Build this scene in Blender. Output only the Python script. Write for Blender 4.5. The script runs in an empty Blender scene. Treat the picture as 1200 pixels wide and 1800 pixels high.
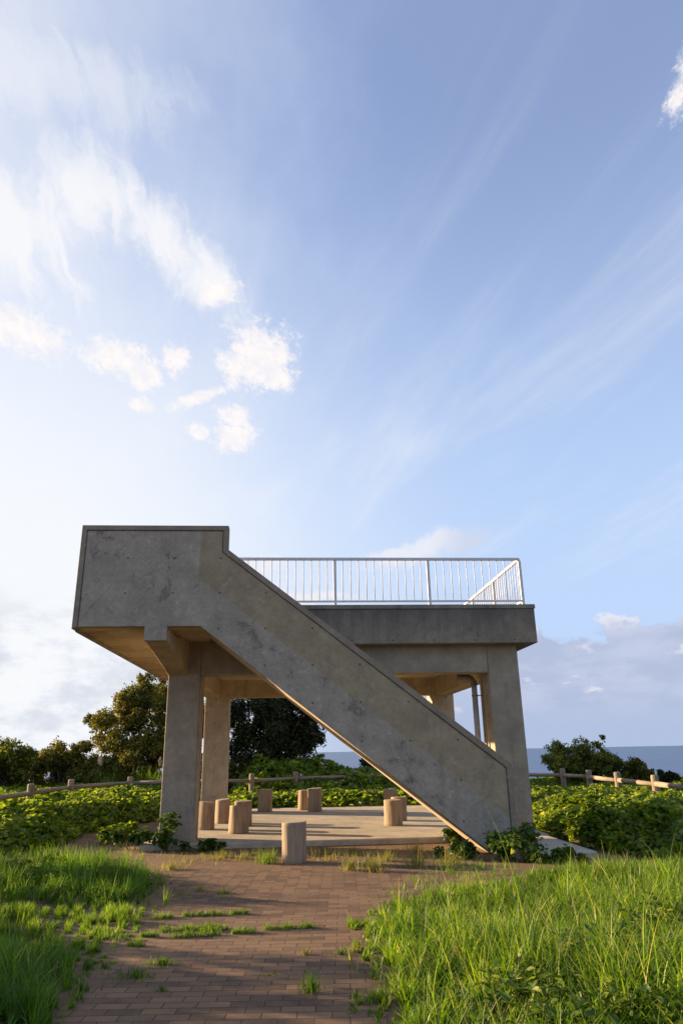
import bpy, bmesh, math, random
import numpy as np
from mathutils import Vector, Matrix
random.seed(7); RNG = np.random.default_rng(11)
S = bpy.context.scene; COL = S.collection
R = math.radians
SUN_AZ, SUN_EL = -69.5, 11.2          # degrees, azimuth from +Y towards +X

# ---------------------------------------------------------------- helpers
def tag(o, label=None, cat=None, group=None, kind=None):
    if label: o['label'] = label
    if cat: o['category'] = cat
    if group: o['group'] = group
    if kind: o['kind'] = kind
    return o
def empty(name, loc=(0,0,0), rz=0):
    o = bpy.data.objects.new(name, None); COL.objects.link(o)
    o.location = loc; o.rotation_euler = (0,0,rz); o.empty_display_size = .2
    return o
def link_mesh(name, me, mats=(), parent=None, smooth=False):
    o = bpy.data.objects.new(name, me); COL.objects.link(o)
    for m in (mats if isinstance(mats,(list,tuple)) else [mats]): me.materials.append(m)
    if parent: o.parent = parent
    if smooth:
        me.polygons.foreach_set('use_smooth', [True]*len(me.polygons))
    return o
def from_bm(name, bm, mats, parent=None, smooth=False):
    me = bpy.data.meshes.new(name); bm.normal_update(); bm.to_mesh(me); bm.free()
    return link_mesh(name, me, mats, parent, smooth)
def from_np(name, V, F, mats, parent=None, smooth=False, uv=None):
    """V (n,3) ; F (m,k) constant k"""
    me = bpy.data.meshes.new(name); k = F.shape[1]
    me.vertices.add(len(V)); me.vertices.foreach_set('co', V.astype(np.float32).ravel())
    me.loops.add(F.size); me.loops.foreach_set('vertex_index', F.astype(np.int32).ravel())
    me.polygons.add(len(F)); me.polygons.foreach_set('loop_start', np.arange(0, F.size, k, dtype=np.int32))
    me.update(calc_edges=True)
    return link_mesh(name, me, mats, parent, smooth)
def bevel(bm, w=.008, seg=1):
    es = [e for e in bm.edges if len(e.link_faces)==2 and e.calc_face_angle(0) > .3]
    bmesh.ops.bevel(bm, geom=es, offset=w, segments=seg, affect='EDGES', profile=.6)
def prism(poly, d0, d1, bm=None):
    """polygon in (s,z) extruded along d"""
    bm = bm or bmesh.new()
    a = [bm.verts.new((s,d0,z)) for s,z in poly]; b = [bm.verts.new((s,d1,z)) for s,z in poly]
    n = len(poly)
    bm.faces.new(a); bm.faces.new(b[::-1])
    for i in range(n): bm.faces.new((a[i],b[i],b[(i+1)%n],a[(i+1)%n]))
    bmesh.ops.recalc_face_normals(bm, faces=bm.faces[:])
    return bm
def box(x0,x1,y0,y1,z0,z1, bm=None):
    return prism([(x0,z0),(x1,z0),(x1,z1),(x0,z1)], y0, y1, bm)
def tube(bm, p0, p1, r0, r1=None, n=10, cap=True):
    r1 = r0 if r1 is None else r1
    p0, p1 = Vector(p0), Vector(p1); a = (p1-p0).normalized()
    u = a.orthogonal().normalized(); w = a.cross(u)
    A=[];B=[]
    for i in range(n):
        t = 2*math.pi*i/n; d = u*math.cos(t)+w*math.sin(t)
        A.append(bm.verts.new(p0+d*r0)); B.append(bm.verts.new(p1+d*r1))
    for i in range(n): bm.faces.new((A[i],A[(i+1)%n],B[(i+1)%n],B[i]))
    if cap: bm.faces.new(A[::-1]); bm.faces.new(B)
    return bm

# ---------------------------------------------------------------- node helpers
class NT:
    def __init__(s, tree): s.t = tree; s.n = tree.nodes; s.l = tree.links; s.n.clear()
    def node(s, ty, ins=None, **kw):
        n = s.n.new(ty)
        for k,v in kw.items(): setattr(n,k,v)
        for k,v in (ins or {}).items(): s.set(n.inputs[k], v)
        return n
    def set(s, inp, v):
        if isinstance(v, bpy.types.NodeSocket): s.l.new(v, inp)
        else: inp.default_value = v
    def m(s, op, a, b=0.0, c=0.0, clamp=False):
        n = s.n.new('ShaderNodeMath'); n.operation = op; n.use_clamp = clamp
        for i,v in enumerate((a,b,c)): s.set(n.inputs[i], v)
        return n.outputs[0]
    def ss(s, x, a, b):     # smoothstep
        n = s.node('ShaderNodeMapRange', {'Value':x,'From Min':a,'From Max':b}, interpolation_type='SMOOTHSTEP')
        return n.outputs[0]
    def noise(s, vec, scale, detail=4, rough=.55, dist=0.0, out=0):
        n = s.node('ShaderNodeTexNoise', {'Vector':vec,'Scale':scale,'Detail':detail,'Roughness':rough,'Distortion':dist})
        return n.outputs[out]
    def mapv(s, vec, loc=(0,0,0), rot=(0,0,0), scale=(1,1,1), ty='POINT'):
        return s.node('ShaderNodeMapping', {'Vector':vec,'Location':loc,'Rotation':rot,'Scale':scale}, vector_type=ty).outputs[0]
    def mix(s, f, a, b, bt='MIX'):
        n = s.node('ShaderNodeMix', data_type='RGBA', blend_type=bt)
        s.set(n.inputs[0], f); s.set(n.inputs[6], a if isinstance(a,bpy.types.NodeSocket) else (*a,1)[:4]); s.set(n.inputs[7], b if isinstance(b,bpy.types.NodeSocket) else (*b,1)[:4])
        return n.outputs[2]
    def sep(s, v): return s.node('ShaderNodeSeparateXYZ', {0:v}).outputs
    def comb(s, x,y,z): return s.node('ShaderNodeCombineXYZ', {0:x,1:y,2:z}).outputs[0]
def newmat(name):
    m = bpy.data.materials.new(name); m.use_nodes = True; t = NT(m.node_tree)
    out = t.node('ShaderNodeOutputMaterial'); return m, t, out
def finish(t, out, col, rough=.8, bump=None, bstr=.3, bdist=.01, spec=.3, metallic=0.0):
    p = t.node('ShaderNodeBsdfPrincipled', {'Base Color':col if isinstance(col,bpy.types.NodeSocket) else (*col,1),'Roughness':rough,'Metallic':metallic,'Specular IOR Level':spec})
    if bump is not None:
        b = t.node('ShaderNodeBump', {'Height':bump,'Strength':bstr,'Distance':bdist}); t.l.new(b.outputs[0], p.inputs['Normal'])
    t.l.new(p.outputs[0], out.inputs['Surface']); return p

# ---------------------------------------------------------------- concrete
def concrete(name, base=(.34,.30,.24), dark=(.17,.15,.13), light=(.44,.41,.36), stain=.45, streak=.35, ties=True, band=False, topstain=None, seam=False, boards=False):
    m, t, out = newmat(name)
    co = t.node('ShaderNodeTexCoord').outputs['Object']
    X,Y,Z = t.sep(co)
    n1 = t.noise(co, .9, 5, .6); n2 = t.noise(co, 4.5, 6, .65); n3 = t.noise(co, 38, 4, .7)
    st = t.noise(t.mapv(co, scale=(7,7,.55)), 1.0, 5, .6)
    c = t.mix(t.ss(n1,.3,.7), base, tuple(b*.78 for b in base))
    if band:
        # cast gray mortar skin below, olive upper lift following the slope
        gray = (.285,.248,.196)
        sl = t.m('ADD', t.m('SUBTRACT', 4.99+.7696*1.17, t.m('MULTIPLY', X, .7696)), 0)       # slope line height at s
        dz = t.m('SUBTRACT', sl, Z)                                                       # depth below it
        wob = t.m('MULTIPLY', t.m('SUBTRACT', t.noise(co, 3.0, 5, .6), .5), .10)
        f1 = t.ss(t.m('ADD', dz, wob), .885, .845)
        f2 = t.ss(X, .70, .72); f3 = t.ss(t.m('ADD',Z,t.m('MULTIPLY',t.ss(X,.9,1.1),-9.0)), 4.42, 4.44)
        f = t.m('MULTIPLY', f2, t.m('MAXIMUM', f1, f3))
        mott = t.mix(t.ss(n2,.40,.66), gray, (.30,.262,.208))
        mott = t.mix(t.m('MULTIPLY', t.ss(t.noise(co, 2.6, 8, .75, .6), .545, .65), .75), mott, (.125,.108,.09))
        mott = t.mix(t.m('MULTIPLY', t.ss(t.noise(co, 11, 7, .8), .55, .66), .8), mott, (.40,.365,.30))
        vor = t.node('ShaderNodeTexNoise', {'Vector':co,'Scale':5.5,'Detail':6,'Roughness':.75,'Distortion':2.2}).outputs[0]
        low = t.ss(dz, .75, 1.1)
        cr = t.m('MULTIPLY', t.ss(t.m('ABSOLUTE', t.m('SUBTRACT', vor, .5)), .022, .003), t.m('MULTIPLY', low, t.ss(n1,.42,.6)))
        mott = t.mix(t.m('MULTIPLY', cr, .8), mott, (.10,.09,.085))
        ol = t.mix(t.ss(n2,.35,.7), (.245,.20,.125), (.295,.245,.165))
        c = t.mix(f, mott, ol)
    c = t.mix(t.m('MULTIPLY', t.ss(n2,.5,.72), stain), c, dark)
    c = t.mix(t.m('MULTIPLY', t.ss(st,.52,.74), streak), c, dark)
    c = t.mix(t.m('MULTIPLY', t.ss(n2,.44,.28), .35), c, light)
    if topstain:
        z0, z1, a = topstain
        g = t.m('MULTIPLY', t.ss(t.m('ADD', Z, t.m('MULTIPLY', t.m('SUBTRACT', st, .5), .9)), z0, z1), a)
        c = t.mix(g, c, (.10,.092,.085))
    if seam:
        lz = t.m('ABSOLUTE', t.m('SUBTRACT', Z, 1.22)); c = t.mix(t.m('MULTIPLY', t.ss(lz,.012,.003), .35), c, dark)
        lo = t.m('MULTIPLY', t.ss(t.m('ADD', Z, t.m('MULTIPLY',n1,.02)), 1.225, 1.215), .55)
        c = t.mix(lo, c, t.mix(t.ss(n2,.4,.65), (.30,.262,.21), (.19,.168,.14)))
    if boards:
        bx = t.m('FRACT', t.m('MULTIPLY', Y, 1/.9)); cell = t.node('ShaderNodeTexWhiteNoise', {'Vector':t.comb(t.m('FLOOR',t.m('MULTIPLY',Y,1/.45)), t.m('FLOOR',t.m('MULTIPLY',X,1/.9)),0)}, noise_dimensions='3D').outputs[0]
        c = t.mix(t.m('MULTIPLY', cell, .5), c, (.24,.16,.085))
    n4 = t.noise(co, 2.4, 9, .78); n5 = t.noise(co, 70, 3, .7)
    fine = t.m('MULTIPLY', t.m('MULTIPLY_ADD', n3, .5, .76), t.m('MULTIPLY', t.m('MULTIPLY_ADD', t.ss(n4,.32,.68), .34, .90), t.m('MULTIPLY_ADD', n5, .3, .85)))
    c = t.mix(1.0, c, t.comb(fine,fine,fine), 'MULTIPLY')
    bump = t.m('ADD', t.m('MULTIPLY', n3, .5), t.m('MULTIPLY', n2, .8))
    if ties:
        sx = t.m('SUBTRACT', t.m('FRACT', t.m('MULTIPLY', t.m('ADD',X,.12), 1/.8)), .5); sz = t.m('SUBTRACT', t.m('FRACT', t.m('MULTIPLY', t.m('ADD',Z,-.18), 1/.62)), .5)
        dd = t.m('SQRT', t.m('ADD', t.m('POWER', t.m('MULTIPLY', sx, .8), 2), t.m('POWER', t.m('MULTIPLY', sz, .62), 2)))
        hole = t.ss(dd, .023, .014)
        c = t.mix(t.m('MULTIPLY', hole, .7), c, (.07,.06,.05)); bump = t.m('SUBTRACT', bump, t.m('MULTIPLY', hole, 2.0))
    finish(t, out, c, .86, bump, .45, .012, .25); return m
M = {}
M['conc']   = concrete('concrete_pillar', (.315,.262,.19), seam=True, ties=False)
M['beam']   = concrete('concrete_beam', (.325,.275,.20), stain=.35)
M['inner']  = concrete('concrete_inner', (.43,.345,.24), dark=(.19,.13,.085), light=(.42,.35,.26), stain=.35)
M['soffit'] = concrete('concrete_soffit', (.55,.445,.31), dark=(.20,.135,.08), light=(.45,.37,.27), stain=.3, streak=.1, ties=False, boards=True)  # warm pale base holds bounced sunlight as well as formwork tint
M['wall']   = concrete('concrete_stair_wall', band=True, stain=.22, streak=.34)
M['border'] = concrete('concrete_border', (.25,.21,.155), dark=(.13,.12,.105), ties=False, stain=.5)
M['fascia'] = concrete('concrete_fascia', (.25,.21,.155), dark=(.12,.11,.10), stain=.6, streak=.55, topstain=(3.6,4.25,.75))
M['cope']   = concrete('concrete_coping', (.24,.21,.165), dark=(.10,.095,.085), ties=False, stain=.6)
M['pad']    = concrete('concrete_floor', (.40,.35,.27), dark=(.22,.19,.15), light=(.46,.42,.35), stain=.35, streak=.0, ties=False)

M['groove_shadow'] = concrete('concrete_groove_shadow', (.085,.075,.065), ties=False)  # near-black tone carries the groove's shadow
def simple(name, col, rough=.6, metallic=0.0, nscale=20, var=.2, spec=.4, bstr=.2):
    m,t,out = newmat(name); co = t.node('ShaderNodeTexCoord').outputs['Object']
    n = t.noise(co, nscale, 4, .6)
    c = t.mix(t.ss(n,.3,.7), tuple(v*(1-var) for v in col), tuple(min(1,v*(1+var)) for v in col))
    finish(t, out, c, rough, n, bstr, .003, spec, metallic); return m
M['rail_metal'] = simple('galvanised_paint', (.58,.58,.59), .65, 0, 30, .12)
M['pvc'] = simple('grey_plastic_pipe', (.36,.33,.29), .5, 0, 8, .18)
M['elbow'] = simple('dark_plastic_pipe', (.15,.135,.12), .5, 0, 8, .2)
M['steel'] = simple('steel_bracket', (.20,.19,.18), .5, .6)

def wood(name, a, b, dark, topcol=None):
    m,t,out = newmat(name); co = t.node('ShaderNodeTexCoord').outputs['Object']
    oi = t.node('ShaderNodeObjectInfo').outputs['Random']
    sh = t.node('ShaderNodeVectorMath', {0:co, 1:t.comb(t.m('MULTIPLY',oi,17.0), t.m('MULTIPLY',oi,9.0), 0.0)}, operation='ADD').outputs[0]
    g = t.noise(t.mapv(sh, scale=(34,34,2.6)), 1.0, 6, .65, .3)
    g2 = t.noise(t.mapv(sh, scale=(5,5,1.6)), 1.0, 4, .6)
    k = t.noise(t.mapv(sh, scale=(60,60,1.6)), 1.0, 3, .5)
    c = t.mix(t.ss(g,.34,.66), a, b)
    c = t.mix(t.m('MULTIPLY', t.ss(g2,.5,.72), .65), c, dark)
    c = t.mix(t.m('MULTIPLY', t.ss(k,.62,.72), .7), c, tuple(v*.45 for v in dark))
    c = t.mix(t.m('MULTIPLY', oi, .35), c, tuple(v*.7 for v in a))
    if topcol:
        nz = t.sep(t.node('ShaderNodeTexCoord').outputs['Normal'])[2]
        X,Y,Z = t.sep(co); rr = t.m('SQRT', t.m('ADD', t.m('POWER',X,2), t.m('POWER',Y,2)))
        ring = t.m('SINE', t.m('ADD', t.m('MULTIPLY', rr, 420), t.m('MULTIPLY', g2, 14)))
        tc = t.mix(t.ss(ring,-.6,.8), topcol, tuple(v*.68 for v in topcol))
        c = t.mix(t.ss(nz,.8,.9), c, tc)
    finish(t, out, c, .82, t.m('ADD', g, t.m('MULTIPLY',k,1.2)), .6, .008, .2); return m
M['log'] = wood('peeled_log_wood', (.37,.275,.185), (.24,.17,.115), (.12,.085,.055), (.42,.34,.25))
M['fence'] = wood('weathered_fence_wood', (.31,.25,.185), (.21,.165,.12), (.11,.085,.065), (.27,.23,.18))
M['bark'] = wood('tree_bark', (.11,.085,.06), (.07,.055,.04), (.04,.03,.022))

# leaves
def leafmat(name, cols, trans=.45, rough=.55, gloss=.04, tcol=None):
    gloss = min(gloss, .022); rough = max(rough, .5)
    m,t,out = newmat(name)
    ri = t.node('ShaderNodeNewGeometry').outputs['Random Per Island']
    cr = t.node('ShaderNodeValToRGB', {'Fac':ri}); e = cr.color_ramp.elements
    while len(e) < len(cols): e.new(.5)
    for i,(p,c) in enumerate(cols): e[i].position = p; e[i].color = (*c,1)
    co = t.node('ShaderNodeTexCoord').outputs['Object']
    big = t.noise(co, 2.1, 4, .6); vv = t.m('MULTIPLY_ADD', t.ss(big,.36,.66), .75, .62); c = t.mix(1.0, cr.outputs[0], t.comb(vv, t.m('MULTIPLY_ADD', vv, .8, .2), vv), 'MULTIPLY')
    d = t.node('ShaderNodeBsdfDiffuse', {'Color':c})
    tc = t.mix(1.0, c, tcol or (1.5,1.45,.55), 'MULTIPLY')
    tr = t.node('ShaderNodeBsdfTranslucent', {'Color':tc})
    g = t.node('ShaderNodeBsdfGlossy', {'Color':(.9,.92,.85,1),'Roughness':rough})
    a = t.node('ShaderNodeMixShader', {0:trans,1:d.outputs[0],2:tr.outputs[0]})
    b = t.node('ShaderNodeMixShader', {0:gloss,1:a.outputs[0],2:g.outputs[0]})
    t.l.new(b.outputs[0], out.inputs['Surface']); return m
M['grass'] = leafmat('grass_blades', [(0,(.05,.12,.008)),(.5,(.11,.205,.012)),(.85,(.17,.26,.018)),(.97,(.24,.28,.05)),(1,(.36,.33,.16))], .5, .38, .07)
M['grass_shade'] = leafmat('shaded_grass_blades', [(0,(.04,.11,.008)),(.5,(.08,.175,.012)),(.95,(.14,.22,.02)),(1,(.25,.24,.08))], .45, .4, .06)  # darker copy of the grass colours, standing in for blades in shade
M['dry'] = leafmat('dry_grass_tufts', [(0,(.12,.16,.03)),(.5,(.20,.20,.055)),(1,(.36,.28,.13))], .45, .5, .04)
M['kudzu'] = leafmat('vine_leaves', [(0,(.06,.11,.010)),(.5,(.115,.175,.014)),(.85,(.175,.235,.02)),(1,(.29,.32,.05))], .5, .4, .08)
M['weed'] = leafmat('weed_leaves', [(0,(.035,.075,.013)),(.6,(.065,.115,.018)),(1,(.12,.17,.035))], .38, .36, .07)
M['weed2'] = leafmat('broad_weed_leaves', [(0,(.05,.10,.014)),(.6,(.09,.15,.02)),(.9,(.17,.22,.035)),(1,(.30,.31,.10))], .42)
M['straw'] = leafmat('dead_straw', [(0,(.30,.24,.12)),(1,(.48,.40,.24))], .3)
M['tree'] = leafmat('evergreen_leaves', [(0,(.055,.070,.010)),(.5,(.115,.125,.014)),(.85,(.19,.175,.02)),(1,(.26,.21,.035))], .35, .4, .07, (1.4,1.2,.5))
M['tree_dark'] = leafmat('shade_darkened_leaves', [(0,(.016,.024,.009)),(.6,(.03,.038,.012)),(1,(.05,.055,.018))], .2, .4, .05, (1.3,1.2,.5))  # leaf colour darkened to carry the shade cast by the neighbouring tree
M['shrub'] = leafmat('coast_shrub_leaves', [(0,(.06,.085,.012)),(.5,(.12,.145,.018)),(.85,(.19,.20,.025)),(1,(.27,.25,.05))], .35, .4, .06)
M['plume'] = simple('pampas_plume', (.55,.48,.38), .9, 0, 60, .2)

# ground materials
def ground_mat():
    m,t,out = newmat('bare_soil'); co = t.node('ShaderNodeTexCoord').outputs['Object']
    n = t.noise(co, 1.3, 6, .6); f = t.noise(co, 30, 5, .7)
    c = t.mix(t.ss(n,.35,.65), (.15,.10,.065), (.21,.145,.095)); c = t.mix(t.ss(f,.45,.7), c, (.09,.065,.04))
    c = t.mix(t.m('MULTIPLY', t.ss(t.noise(co,3.5,5,.6),.52,.62), .6), c, (.045,.06,.02))
    finish(t, out, c, .95, f, .8, .03, .1); return m
M['soil'] = ground_mat()
def brick_mat():
    m,t,out = newmat('clay_pavers'); co = t.node('ShaderNodeTexCoord').outputs['Object']
    wob = t.noise(co, 1.2, 2, .5, out=1)
    v = t.node('ShaderNodeVectorMath', {0:t.node('ShaderNodeVectorMath', {0:wob,1:(.5,.5,.5)}, operation='SUBTRACT').outputs[0], 1:(.022,.022,0)}, operation='MULTIPLY').outputs[0]
    v = t.node('ShaderNodeVectorMath', {0:co,1:v}, operation='ADD').outputs[0]
    def br(loc, bw, off):
        b = t.node('ShaderNodeTexBrick', {'Vector':t.mapv(v,loc=loc),'Scale':1.0,'Mortar Size':.0045,'Mortar Smooth':.3,'Bias':0.0,'Brick Width':bw,'Row Height':.1125,'Color1':(0,0,0,1),'Color2':(1,1,1,1),'Mortar':(.5,.5,.5,1)}, offset=off, squash=1.0)
        return b.outputs[0], b.outputs[1]
    c1,f1 = br((0,0,0), .228, .5); c2,f2 = br((.04,.0,0), .150, .12)
    Y = t.sep(co)[1]; s = t.m('GREATER_THAN', Y, 9.29)
    cc = t.mix(s, c1, c2); ff = t.m('ADD', t.m('MULTIPLY', f1, t.m('SUBTRACT',1.0,s)), t.m('MULTIPLY', f2, s))
    bw = t.sep(cc)[0]
    n = t.noise(co, 2.0, 5, .6); fine = t.noise(co, 45, 5, .7); mid = t.noise(co, 9, 5, .6)
    c = t.mix(t.ss(bw,.1,.9), (.095,.058,.037), (.190,.112,.064))
    c = t.mix(t.m('MULTIPLY', t.ss(n,.42,.62), .5), c, (.20,.122,.07))
    c = t.mix(t.m('MULTIPLY', t.ss(mid,.5,.7), .45), c, (.105,.075,.06))
    c = t.mix(t.m('MULTIPLY', t.ss(fine,.5,.75), .35), c, (.26,.19,.13))
    mort = t.mix(t.ss(n,.52,.62), (.052,.037,.026), (.05,.055,.022))
    c = t.mix(ff, c, mort)
    # sand and soil washed over the pavers close to the building
    X = t.sep(co)[0]
    dn = t.m('ADD', t.m('ADD', Y, t.m('MULTIPLY', t.m('SUBTRACT', t.noise(co,1.1,6,.65), .5), 3.2)), t.m('MULTIPLY', t.m('ABSOLUTE', t.m('ADD',X,.6)), .28))
    dirt = t.m('MULTIPLY', t.ss(dn, 11.0, 12.2), .93)
    edge = t.m('ADD', X, t.m('MULTIPLY', t.m('SUBTRACT', t.noise(co,2.2,5,.65), .5), .9)); wide = t.m('MULTIPLY', t.ss(Y, 8.0, 10.5), 1.3)
    dirt = t.m('MAXIMUM', dirt, t.m('MULTIPLY', t.ss(t.m('ADD', edge, t.m('MULTIPLY', wide, .5)), -1.75, -2.1), .85))
    dirt = t.m('MAXIMUM', dirt, t.m('MULTIPLY', t.ss(t.m('SUBTRACT', edge, wide), .12, .42), .85))
    c = t.mix(dirt, c, t.mix(t.ss(fine,.4,.7), (.18,.115,.066), (.115,.075,.044)))
    h = t.m('MULTIPLY', t.m('SUBTRACT', 1.0, ff), t.m('SUBTRACT', 1.0, dirt))
    h = t.m('ADD', t.m('MULTIPLY', h, 1.0), t.m('ADD', t.m('MULTIPLY', fine, .35), t.m('MULTIPLY', bw, .25)))
    finish(t, out, c, .85, h, .9, .012, .25); return m
M['brick'] = brick_mat()
def sea_mat():
    m,t,out = newmat('sea_water'); co = t.node('ShaderNodeTexCoord').outputs['Object']
    w = t.noise(t.mapv(co, scale=(.08,.2,1)), 1.0, 8, .65)
    big = t.noise(t.mapv(co, scale=(.0006,.004,1)), 1.0, 4, .6)
    c = t.mix(t.ss(big,.35,.7), (.018,.055,.15), (.03,.08,.185))
    finish(t, out, c, .38, w, .6, 1.2, .5); return m
M['sea'] = sea_mat()

# ---------------------------------------------------------------- camera (level horizon, pitched up, rolled about one degree)
def cam():
    p, a = R(18.95), R(1.06)
    fw = Vector((0,math.cos(p),math.sin(p))); r = Vector((1,0,0)); u = r.cross(fw)
    Rr = r*math.cos(a)-u*math.sin(a); U = u*math.cos(a)+r*math.sin(a)
    cd = bpy.data.cameras.new('camera'); o = bpy.data.objects.new('camera', cd); COL.objects.link(o)
    cd.sensor_fit = 'VERTICAL'; cd.sensor_height = 36; cd.sensor_width = 24; cd.lens = 1220/1800*36
    cd.clip_start = .05; cd.clip_end = 60000
    Mx = Matrix((Rr, U, -fw)).transposed().to_4x4(); Mx.translation = (0,0,1.6); o.matrix_world = Mx
    S.camera = o
cam()

# ---------------------------------------------------------------- sky and sun
def world():
    w = bpy.data.worlds.new('World'); S.world = w; w.use_nodes = True; t = NT(w.node_tree)
    out = t.node('ShaderNodeOutputWorld')
    sky = t.node('ShaderNodeTexSky', sky_type='NISHITA', sun_disc=False, sun_elevation=R(SUN_EL), sun_rotation=R(SUN_AZ), altitude=50, air_density=1.0, dust_density=.6, ozone_density=1.6)
    K = 0.0715
    tc = t.node('ShaderNodeTexCoord').outputs['Generated']
    d = t.node('ShaderNodeVectorMath', {0:tc}, operation='NORMALIZE').outputs[0]
    X,Y,Z = t.sep(d)
    az = t.m('MULTIPLY', t.m('ARCTAN2', X, Y), 57.2958); el = t.m('MULTIPLY', t.m('ARCSINE', Z), 57.2958)
    ax = t.m('MULTIPLY', az, t.m('COSINE', t.m('MULTIPLY', el, .0174533)))
    P = t.comb(ax, el, 0.0)
    wn = t.noise(P, .22, 7, .62, out=1)
    wn2 = t.noise(P, .62, 6, .62)
    warp = t.node('ShaderNodeVectorMath', {0:t.node('ShaderNodeVectorMath',{0:wn,1:(.5,.5,.5)},operation='SUBTRACT').outputs[0],1:(4.2,4.2,0)}, operation='MULTIPLY').outputs[0]
    Pw = t.node('ShaderNodeVectorMath', {0:P,1:warp}, operation='ADD').outputs[0]
    def blobs(lst, vec):
        acc = None
        for cx,cy,rx,ry,rot in lst:
            q = t.mapv(vec, loc=(cx,cy,0), rot=(0,0,R(rot)), scale=(rx,ry,1), ty='TEXTURE')
            L = t.node('ShaderNodeVectorMath', {0:q}, operation='LENGTH').outputs['Value']
            acc = L if acc is None else t.m('MINIMUM', acc, L)
        return acc
    # base: clear sky lifted by thin haze towards the horizon and the sun side
    base = t.mix(.27, t.mix(1.0, sky.outputs[0], (K*.98,K*1.06,K*1.27), 'MULTIPLY'), (.64*G,.71*G,1.0*G))
    col = base
    A = lambda c, k: tuple(v*k for v in c)
    # milky veil, wide
    nv = t.noise(t.mapv(P, scale=(1,.8,1)), .07, 6, .6)
    veil = t.m('ADD', t.ss(t.m('ADD', ax, t.m('MULTIPLY', t.m('SUBTRACT', nv, .5), 38)), 9, -25), 0)
    low = t.ss(el, 33, 3)
    veil = t.m('MULTIPLY', veil, t.m('ADD', .52, t.m('MULTIPLY', low, .55)))
    hz = t.m('MULTIPLY', t.m('MULTIPLY', t.ss(el, 50, 6), .97), 1.0)
    front = t.m('MULTIPLY', t.ss(Y, -.35, .25), 1.0)
    f = t.m('SUBTRACT', 1.0, t.m('MULTIPLY', t.m('SUBTRACT',1.0,veil), t.m('SUBTRACT',1.0,hz)))
    f = t.m('MULTIPLY', f, t.m('ADD', .25, t.m('MULTIPLY', front, .75)))
    hzc = t.mix(t.ss(ax, -22, 16), VEILL, VEILR)
    col = t.mix(f, col, hzc)
    # cirrus streaks: parallel bands high up, seen converging to the horizon
    iz = t.m('DIVIDE', 1.0, t.m('MAXIMUM', Z, .06))
    pc = t.comb(t.m('MULTIPLY', X, iz), t.m('MULTIPLY', Y, iz), 0.0)
    pr = t.mapv(pc, rot=(0,0,R(-14)))
    c1 = t.noise(t.mapv(pr, scale=(1.5,.34,1)), 1.0, 7, .60, .5)
    c2 = t.noise(t.mapv(pr, scale=(9.0,.8,1)), 1.0, 5, .6, .5)
    ci = t.m('MULTIPLY', t.ss(t.m('ADD', c1, t.m('MULTIPLY', t.m('SUBTRACT',c2,.5), .16)), .42, .84), .60)
    ci = t.m('MULTIPLY', ci, t.ss(el, 10, 18))
    col = t.mix(ci, col, WHITE)
    # big feathery sheet, upper left
    wis = t.noise(t.mapv(Pw, rot=(0,0,R(35)), scale=(1.0,.35,1)), .42, 7, .66, .4)
    s = blobs([(-13.3,39.6,7.4,2.6,-40),(-17.5,41.5,4.5,3.2,-30),(-23,38,6,5,20),(-11,37,3.4,2.2,-40),(-19,47.5,9,2.6,8)], Pw)
    sm = t.ss(t.m('ADD', s, t.m('MULTIPLY', t.m('SUBTRACT', wis, .5), 2.6)), 1.25, .15)
    amt = t.ss(el, 47, 41)
    sm = t.m('MULTIPLY', sm, t.m('ADD', .35, t.m('MULTIPLY', amt, .5)))
    col = t.mix(sm, col, WHITE)
    # cumulus puffs
    pf = blobs([(-6.3,31.5,2.95,2.75,0),(-5.4,29.9,1.9,1.4,0),(-8.0,30.7,1.8,1.7,0),(-17.2,30.1,2.9,1.6,-8),(-15.4,29.0,1.5,1.3,0),(-12.9,30.6,1.1,1.4,-30),(-24.3,30.8,3.8,1.7,-5),(-8.6,26.6,1.5,1.1,0),(-8.6,25.0,2.0,1.3,25),(-11.2,27.9,2.6,.55,25),(-11.5,25.2,.9,.7,0),(-15.9,26.9,1.0,.8,0),(-9.1,36.2,1.8,1.0,15),(24.5,45.6,1.15,2.7,-15)],
               t.node('ShaderNodeVectorMath', {0:P,1:t.node('ShaderNodeVectorMath',{0:warp,1:(.26,.26,0)},operation='MULTIPLY').outputs[0]}, operation='ADD').outputs[0])
    pn = t.noise(P, .85, 9, .68)
    pm = t.ss(t.m('ADD', pf, t.m('MULTIPLY', t.m('ADD', t.m('SUBTRACT', pn, .5), t.m('MULTIPLY', t.m('SUBTRACT', t.noise(P, 2.6, 6, .7), .5), .5)), 2.1)), 1.22, .42)
    shade = t.ss(t.noise(P, .8, 4, .6), .35, .7)
    pcol = t.mix(shade, PUFF1, PUFF2)
    col = t.mix(t.m('MULTIPLY', pm, .93), col, pcol)
    # low bank behind the deck railing
    bk = blobs([(8.2,16.2,4.2,1.4,10),(5.0,15.2,4.0,.9,12),(-3,12.0,5,.8,0),(-9,14.5,5,.9,5)], Pw)
    bm_ = t.m('MULTIPLY', t.ss(t.m('ADD', bk, t.m('MULTIPLY', t.m('SUBTRACT', wn2, .5), 1.2)), 1.1, .35), .75)
    col = t.mix(bm_, col, t.mix(t.ss(t.m('SUBTRACT',ax,t.m('MULTIPLY',el,.3)), 2.0, 5.5), PUFF2, (.66*G,.69*G,.82*G)))
    # lavender cloud deck over the sea
    rag = t.noise(t.mapv(P, scale=(.75,1,1)), .30, 7, .62)
    top = t.m('ADD', t.m('MULTIPLY', t.m('SUBTRACT', rag, .5), 9.0), t.mix(0,(0,0,0),(0,0,0)) if False else 8.6)
    dm = t.ss(t.m('SUBTRACT', top, el), -.35, .55)
    side = t.ss(ax, -14, 4)
    body = t.noise(t.mapv(P, scale=(.5,1.5,1)), .32, 6, .6)
    dc = t.mix(t.ss(body,.36,.64), DECK1, DECK2)
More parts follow.
